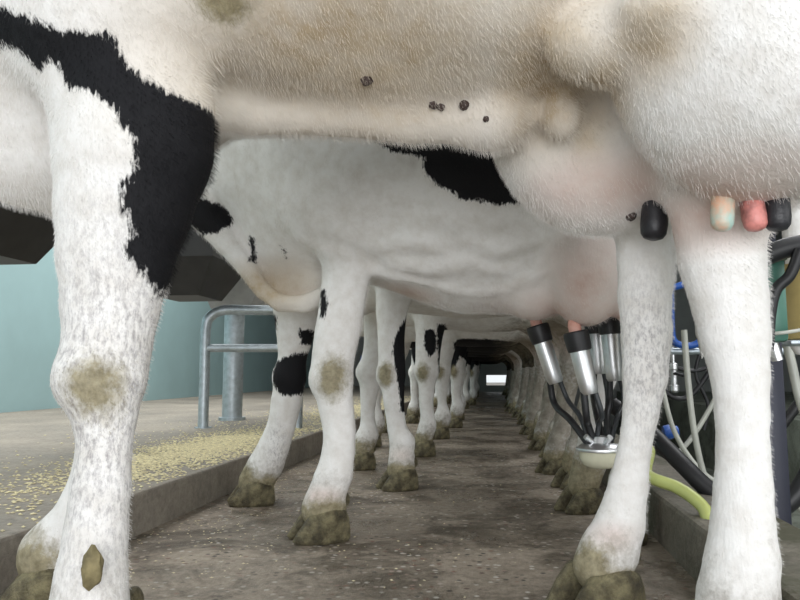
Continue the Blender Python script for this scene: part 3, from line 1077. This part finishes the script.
for (a, c, y, r, m, lab) in (((656, 203), (653, 240), 1.12, 0.022, TEATBLACK, 'black teat'), ((723, 196), (722, 231), 0.97, 0.0160, TEATDIP, 'pale teat coated with bluish dip'),
                             ((750, 200), (757, 231), 1.06, 0.0165, TEATMIX, 'pink and black teat'), ((776, 199), (778, 231), 1.04, 0.0175, TEATBLACK, 'black teat')):
    p = on_surface(*a)
    yy = min(max(p.y + 0.012, 0.9), 1.25)
    add_teat(cowA, atY(a[0], a[1] - 6, yy + 0.006), atY(*c, yy), r, m, lab)
for k, (px, py, rr) in enumerate(((367, 80, 0.009), (433, 105, 0.007), (441, 107, 0.006), (464, 105, 0.008), (486, 119, 0.005), (631, 216, 0.009))):
    blob_part('wart', on_surface(px, py), (rr, rr, rr), MOLE, cowA, 'dark wart', k + 5)

def on_root(o, root):
    for v in o.data.vertices:
        v.co -= root.location
    o.parent = root


# ------------------------------------------------------------------ milking cluster on cow B
cl = atY(600, 447, 1.96)
root = empty('milking_cluster', (cl.x, cl.y, 0))
tag(root, 'milking cluster of four steel cups and a milk bowl hanging from the second cow', 'milking machine')


def local(o):
    off = root.location
    for v in o.data.vertices:
        v.co -= off


hub = Vector(cl)
for i, (a, c, y) in enumerate(CUPS):
    p, q = atY(*a, y), atY(*c, y)
    d = (q - p).normalized()
    L = (q - p).length
    b = bmesh.new()
    bm_lathe(b, p + d * 0.03, q, [(0, 0.0255), (0.004, 0.0265), (L - 0.06, 0.0245), (L - 0.04, 0.0235), (L - 0.03, 0.0205)], 24)
    cup = from_bm('teat_cup', b, STEEL, root); local(cup)
    b = bmesh.new()
    bm_lathe(b, p - d * 0.018, q, [(0, 0.012), (0.0005, 0.030), (0.004, 0.0335), (0.012, 0.034), (0.040, 0.0325), (0.052, 0.031), (0.054, 0.026)], 24)
    m = from_bm('liner', b, RUBBER, cup); local(m)
    # two short tubes to the claw
    e = hub + Vector((-0.028 + 0.018 * i, -0.02 + 0.022 * (i % 2), 0.012))
    if i == 2:
        e = hub + Vector((0.015, 0.03, 0.012))
    perp = d.cross(Vector((0, 1, 0))).normalized()
    for s, nm, mt, r in ((-1, 'short_milk_tube', RUBBER, 0.0095), (1, 'short_pulse_tube', TUBE, 0.007)):
        b = bmesh.new()
        st = q - d * 0.032 + perp * s * 0.011
        sag_ = q + d * 0.045 + perp * s * 0.020 + Vector((0, 0, -0.01))
        md = (q * 0.4 + e * 0.6) + perp * s * 0.014 + Vector((0, 0, -0.004))
        bm_tube(b, spline([st, sag_, md, e + Vector((0, 0, -0.01))], 8), r, 12)
        t = from_bm(nm, b, mt, cup); local(t)
RB = 0.060
b = bmesh.new()
bm_lathe(b, hub, hub - Vector((0, 0, 1)), [(-0.030, 0.010), (-0.028, 0.022), (-0.012, 0.028), (-0.008, 0.048), (0.002, RB)], 32)
claw = from_bm('claw_lid', b, STEEL, root); local(claw)
b = bmesh.new()
bm_lathe(b, hub, hub - Vector((0, 0, 1)), [(0.001, RB - 0.004), (0.002, RB + 0.003), (0.006, RB + 0.004), (0.010, RB + 0.003), (0.011, RB - 0.004)], 32)
ring = from_bm('clamp_ring', b, STEEL, claw); local(ring)
b = bmesh.new()
bm_lathe(b, hub, hub - Vector((0, 0, 1)), [(0.010, RB - 0.004), (0.030, RB - 0.006), (0.046, RB - 0.014), (0.054, RB - 0.028), (0.056, 0.002)], 32)
bowl = from_bm('milk_bowl', b, BOWL, root); local(bowl)
b = bmesh.new()
for k in range(4):
    a = k * math.pi / 2 + 0.5
    bm_tube(b, [hub + Vector((math.cos(a) * 0.02, math.sin(a) * 0.02, 0.008)), hub + Vector((math.cos(a) * 0.045, math.sin(a) * 0.045, 0.030))], 0.008, 12)
n_ = from_bm('nipple_pipes', b, STEEL, claw); local(n_)
b = bmesh.new()
pts = [hub + Vector((0.05, 0.0, 0.0)), hub + Vector((0.12, -0.02, 0.0)), atY(647, 474, 1.80), atY(678, 488, 1.72), atY(702, 506, 1.66), atY(722, 535, 1.62), Vector((0.66, 1.62, -0.05)), Vector((0.72, 1.7, -0.4)), Vector((0.75, 1.9, -0.70))]
bm_tube(b, spline(pts, 8), 0.0145, 14)
h = from_bm('milk_hose', b, HOSEY, root); local(h)
tag(h, 'yellow green milk hose')

# ------------------------------------------------------------------ feeders on the left


def feeder(Y, mat, label, X0=-1.95, X1=-1.50, W=0.27):
    r = empty('feed_hopper', (-1.72, Y, 0.86))
    tag(r, label, 'feeder', 'feed hoppers in front of the cows')
    b = bmesh.new()
    zb, zm, zt = 0.0, 0.20, 0.62
    x0, x1 = X0 + 1.72, X1 + 1.72
    th = 0.012
    lv = []
    for ins in (0, th):
        lv.append([[Vector((x, y, z)) for x, y in ((a + ins, -w + ins), (c - ins, -w + ins), (c - ins, w - ins), (a + ins, w - ins))] for (a, c, w, z) in
                   ((x0 + 0.06, x1 - 0.12, W - 0.10, zb + ins), (x0, x1, W, zm), (x0, x1, W, zt))])
    V = [[[b.verts.new(p) for p in ring] for ring in s] for s in lv]
    for s in V:
        for i in range(2):
            for k in range(4):
                b.faces.new((s[i][k], s[i][(k + 1) % 4], s[i + 1][(k + 1) % 4], s[i + 1][k]))
        b.faces.new(s[0])
    for k in range(4):
        b.faces.new((V[0][2][k], V[0][2][(k + 1) % 4], V[1][2][(k + 1) % 4], V[1][2][k]))
    from_bm('hopper_body', b, mat, r, False)
    b = bmesh.new()
    for k in range(4):
        ring = lv[0][2]
        bm_tube(b, [ring[k], ring[(k + 1) % 4]], 0.013, 8)
    from_bm('rim', b, GALV, r)
    b = bmesh.new()
    bm_box(b, (x0 - 0.06, -0.03, zm), (x0 + 0.004, 0.03, zt - 0.05), 0.004)
    bm_tube(b, [(x0 - 0.05, 0, zm - 0.02), (x0 - 0.05, 0, 2.335)], 0.03, 12)
    from_bm('hanging_bracket', b, GALV, r)
    return r


feeder(2.32, DARKSHEET, 'dark feed hopper at the left edge, beyond the nearest cow', -2.08, -1.66)
feeder(3.80, DARKSHEET, 'dark feed hopper between the black foreleg and the second cow')
feeder(4.62, GREYSHEET, 'light grey feed hopper over the steel post, below the dewlap')

# pipe frame
pr = empty('pipe_barrier', (-1.68, 3.87, 0.115))
tag(pr, 'galvanised bent pipe barrier standing under the feed hoppers', 'barrier')


def loc_of(o, r):
    for v in o.data.vertices:
        v.co -= r.location
    return o


p0 = atZ(203, 428, 0.115)
ux = Vector((0.99, 0.137, 0))
b = bmesh.new(); bm_tube(b, spline([p0, p0 + Vector((0, 0, .3)), p0 + Vector((0, 0, .58)), p0 + Vector((0.0, 0, .655)) + ux * 0.03, p0 + Vector((0.0, 0, .69)) + ux * 0.11, p0 + Vector((0, 0, .69)) + ux * 0.3, p0 + Vector((0, 0, .69)) + ux * 0.55], 6), 0.03, 14)
bm_tube(b, [p0, p0 + Vector((0, 0, 0.006))], 0.05, 16)
loc_of(from_bm('post', b, GALV, pr), pr)
b = bmesh.new(); q0 = atY(210, 348, p0.y); bm_tube(b, [(p0.x, p0.y, q0.z), Vector((p0.x, p0.y, q0.z)) + ux * 0.55], 0.024, 12)
loc_of(from_bm('rail', b, GALV, pr), pr)
p1 = p0 + ux * 0.55
b = bmesh.new(); bm_tube(b, [p1, p1 + Vector((0, 0, .69))], 0.03, 14)
loc_of(from_bm('post', b, GALV, pr), pr)
t0 = atZ(232, 420, 0.115)
b = bmesh.new(); bm_tube(b, [t0, t0 + Vector((0, 0, 0.02))], 0.09, 20); bm_tube(b, [t0, t0 + Vector((0.0, 0, 0.743))], 0.068, 24)
c = from_bm('steel_post', b, GALV, None)
tag(c, 'thick round galvanised post standing behind the pipe barrier', 'post')
# blue drum
d0 = atY(373, 384, 12.5)
dr = empty('plastic_drum', (d0.x, d0.y, 0.115))
tag(dr, 'blue plastic drum with a white band, seen between the forelegs', 'drum')
b = bmesh.new(); bm_lathe(b, (0, 0, 0), (0, 0, 1), [(0, 0.20), (0.01, 0.225), (0.15, 0.24), (0.29, 0.24), (0.30, 0.25), (0.32, 0.24), (0.52, 0.24), (0.62, 0.225), (0.63, 0.20)], 32); from_bm('drum_body', b, BLUE, dr)
b = bmesh.new(); bm_lathe(b, (0, 0, 0), (0, 0, 1), [(0.33, 0.235), (0.33, 0.243), (0.355, 0.243), (0.355, 0.235)], 32); from_bm('band', b, WHITEPL, dr)

# ------------------------------------------------------------------ spilled feed (countless)


def scatter(name, pts, mat, smin_, smax_, label, cat):
    vs, fs = [], []
    for (x, y, z) in pts:
        s = random.uniform(smin_, smax_)
        a = random.uniform(0, 6.28)
        ca, sa = math.cos(a), math.sin(a)
        n = len(vs)
        for (u, v, w) in ((1, 0, 0.25), (-1, 0, 0.25), (0, 0.6, 0.25), (0, -0.6, 0.25), (0, 0, 0.6), (0, 0, 0)):
            vs.append((x + (u * ca - v * sa) * s, y + (u * sa + v * ca) * s, z + w * s))
        fs += [(n, n + 2, n + 4), (n + 2, n + 1, n + 4), (n + 1, n + 3, n + 4), (n + 3, n, n + 4), (n + 2, n, n + 5), (n + 1, n + 2, n + 5), (n + 3, n + 1, n + 5), (n, n + 3, n + 5)]
    me = bpy.data.meshes.new(name)
    me.from_pydata(vs, [], fs)
    me.update()
    o = link_mesh(name, me, mat, None, False)
    tag(o, label, cat, None, 'stuff')
    return o


pts = []
while len(pts) < 17000:
    y = random.uniform(1.0, 9.5)
    x = KX - abs(random.gauss(0, 0.42)) - 0.01
    dens = 0.07 + 1.9 * math.exp(-((x + 1.26) ** 2) / 0.035 - ((y - 2.9) ** 2) / 0.6) + 0.5 * math.exp(-((x + 1.3) ** 2) / 0.05 - ((y - 6.0) ** 2) / 1)
    dens *= 0.35 + max(0, noise.noise((x * 4, y * 4, 0)))
    if x > -2.8 and random.random() < dens:
        pts.append((x, y, 0.1145))
scatter('spilled_feed', pts, GRAIN, 0.0045, 0.0095, 'yellow spilled grain feed scattered over the raised platform edge', 'feed')
pts = []
while len(pts) < 1500:
    y = random.uniform(0.9, 6)
    x = KX + abs(random.gauss(0, 0.45)) + 0.02
    if x < RX - 0.05 and random.random() < 0.25 + max(0, noise.noise((x * 3, y * 3, 5))):
        pts.append((x, y, -0.0005))
scatter('feed_crumbs', pts, CHAFF, 0.002, 0.005, 'pale feed crumbs scattered on the wet lane floor', 'feed')

# ------------------------------------------------------------------ equipment in the pit on the right


def hose(name, pts, r, mat, label, n=10):
    b = bmesh.new()
    bm_tube(b, spline(pts, n), r, 12)
    o = from_bm(name, b, mat)
    return tag(o, label, 'hose')


hose('rubber_hose', [atY(612, 405, 2.15), atY(645, 428, 2.1), atY(680, 462, 2.0), atY(712, 492, 1.95), atY(750, 512, 1.92), atY(780, 508, 1.9), atY(806, 480, 1.9), atY(830, 420, 1.9)], 0.024, RUBBER, 'thick black rubber hose looping low behind the near hind leg')
hose('clear_tube', [atY(684, 330, 2.6), atY(688, 380, 2.6), atY(694, 430, 2.6), atY(704, 475, 2.6), atY(722, 520, 2.6)], 0.011, CLEAR, 'clear tube hanging straight between the hind legs')
hose('clear_tube', [atY(656, 350, 2.9), atY(664, 395, 2.9), atY(676, 435, 2.9), atY(700, 470, 2.9), atY(730, 490, 2.9)], 0.010, CLEAR, 'clear tube curving down beside the grey flecked hind leg')
hose('clear_tube', [atY(668, 462, 3.0), atY(690, 440, 3.0), atY(712, 405, 3.0), atY(730, 370, 3.0)], 0.010, CLEAR, 'clear tube rising to the right behind the near hind leg')
hose('clear_tube', [atY(786, 340, 2.2), atY(792, 365, 2.2), atY(800, 400, 2.2), atY(815, 440, 2.2)], 0.013, CLEAR, 'clear tube below the green housing at the right edge')
hose('clear_tube', [atY(752, 440, 2.3), atY(772, 465, 2.3), atY(790, 492, 2.3), atY(802, 510, 2.3)], 0.012, CLEAR, 'short clear tube slanting down at the lower right edge')
hose('rubber_hose', [atY(752, 262, 1.6), atY(775, 252, 1.6), atY(795, 246, 1.6), atY(830, 240, 1.6)], 0.022, RUBBER, 'black hose level with the teats at the right edge')
hose('rubber_hose', [atY(800, 250, 1.58), atY(790, 275, 1.58), atY(776, 290, 1.58), atY(770, 315, 1.58), atY(768, 350, 1.58)], 0.012, RUBBER, 'thin black hose crossing the green housing')
hose('rubber_hose', [atY(775, 435, 2.4), atY(790, 415, 2.4), atY(806, 395, 2.4), atY(830, 370, 2.4)], 0.016, RUBBER, 'black hose slanting up at the right edge beside the dark post')

hose('clear_tube', [atY(762, 334, 1.62), atY(780, 333, 1.60), atY(800, 330, 1.60), atY(830, 322, 1.6)], 0.004, CLEAR, 'thin pale tube running level under the green housing')
for k, (pp, r_, lab) in enumerate((([(648, 351), (672, 366), (700, 370), (735, 351)], .010, 'black hose slung across the gap below the rail'),
                                  ([(655, 352), (664, 390), (690, 396), (722, 352)], .012, 'black hose slung lower below the rail between the hind legs'),
                                  ([(700, 351), (696, 375), (708, 405), (704, 430)], .009, 'thin black hose hanging down beside the clear tube'))):
    hose('rubber_hose', [atY(x, y, 3.45) for x, y in pp], r_, RUBBER, lab)
vv = atY(674, 380, 3.45)
vr = empty('drain_valve', vv)
tag(vr, 'small bright steel valve hanging between the hind legs', 'valve')
b = bmesh.new(); bm_lathe(b, (0, 0, 0.08), (0, 0, -1), [(0, 0.012), (0.005, 0.02), (0.03, 0.02), (0.035, 0.015), (0.10, 0.015), (0.105, 0.022), (0.13, 0.022), (0.14, 0.012)], 18); from_bm('valve_body', b, STEEL, vr)
b = bmesh.new(); bm_tube(b, [(0, 0, 0.03), (0, -0.04, 0.03), (0.03, -0.06, 0.02)], 0.007, 10); from_bm('lever', b, RUBBER, vr)
b = bmesh.new(); bm_tube(b, [(0, 0, 0.08), (0, 0, 0.16)], 0.008, 10); from_bm('pipe', b, STEEL, vr)
kb = atY(668, 433, 3.0)
b = bmesh.new(); bm_lathe(b, kb + Vector((-0.02, 0, 0)), kb + Vector((0.04, 0, 0.01)), [(0, 0.015), (0.004, 0.028), (0.03, 0.030), (0.045, 0.022), (0.06, 0.02), (0.062, 0.008)], 18)
tag(from_bm('hose_plug', b, BLUE), 'small blue plug low behind the flecked hind leg', 'plug')
# dark post
b = bmesh.new()
pd = atY(773, 440, 1.76)
bm_box(b, (pd.x - 0.022, pd.y - 0.03, -0.75), (pd.x + 0.022, pd.y + 0.03, 0.80), 0.006)
o = from_bm('square_post', b, DARKPAINT)
tag(o, 'dark square post standing in the pit right of the near hind leg', 'post')
# rail along the pit
b = bmesh.new()
r0 = atY(690, 351, 3.45)
bm_tube(b, [(r0.x - 0.3, 3.45, r0.z), (r0.x + 1.6, 3.40, r0.z - 0.01)], 0.016, 12)
rp = from_bm('pit_rail', b, GALV)
tag(rp, 'thin galvanised rail crossing behind the hind legs', 'rail')
# blue bracket
bl = atY(678, 322, 3.42)
b = bmesh.new()
bm_tube(b, spline([bl + Vector((-0.028, 0, 0.16)), bl + Vector((-0.030, 0, 0.0)), bl + Vector((-0.026, 0, -0.075)), bl + Vector((0.0, 0, -0.105)), bl + Vector((0.06, 0, -0.11)), bl + Vector((0.10, 0, -0.08)), bl + Vector((0.115, 0, 0)), bl + Vector((0.115, 0, 0.16)), bl + Vector((0.06, 0, 0.18)), bl + Vector((-0.028, 0, 0.16))], 6), 0.016, 12)
o = from_bm('hose_hanger', b, BLUE)
tag(o, 'blue plastic hanger loop showing between the two hind legs', 'hanger')
# green housing
g = atY(770, 303, 1.68)
gr = empty('pulsator_housing', g)
tag(gr, 'green plastic housing right of the near hind leg', 'housing')
b = bmesh.new(); bm_box(b, (-0.026, -0.045, -0.09), (0.022, 0.05, 0.10), 0.011); from_bm('housing', b, GREEN, gr)
b = bmesh.new(); bm_box(b, (-0.03, -0.05, 0.09), (0.026, 0.05, 0.115), 0.006); from_bm('lid', b, GREEN, gr)
b = bmesh.new(); bm_tube(b, [(0, 0, -0.09), (0.01, 0, -0.13)], 0.012, 12); from_bm('outlet', b, STEEL, gr)
# tan bucket
t = atY(809, 300, 1.84)
tr_ = empty('plastic_bucket', t)
tag(tr_, 'tan plastic bucket cut by the right edge beside the green housing', 'bucket')
b = bmesh.new(); bm_lathe(b, (0, 0, -0.13), (0, 0, 1), [(0.03, 0.052), (0.034, 0.058), (0.20, 0.070), (0.205, 0.075), (0.215, 0.075), (0.215, 0.069), (0.05, 0.055)], 28); from_bm('bucket_body', b, TAN, tr_)
b = bmesh.new(); bm_tube(b, spline([(-0.072, 0, 0.075), (-0.055, -0.015, 0.125), (0, -0.022, 0.145), (0.055, -0.015, 0.125), (0.072, 0, 0.075)], 6), 0.005, 8); from_bm('handle', b, STEEL, tr_)
b = bmesh.new(); bm_box(b, (t.x - 0.075, t.y - 0.07, t.z - 0.112), (t.x + 0.25, t.y + 0.07, t.z - 0.101), 0.003); bm_tube(b, [(t.x + 0.2, t.y, -0.75), (t.x + 0.2, t.y, t.z - 0.11)], 0.025, 14)
tag(from_bm('steel_shelf', b, GALV), 'small steel shelf on a post under the tan bucket', 'shelf')
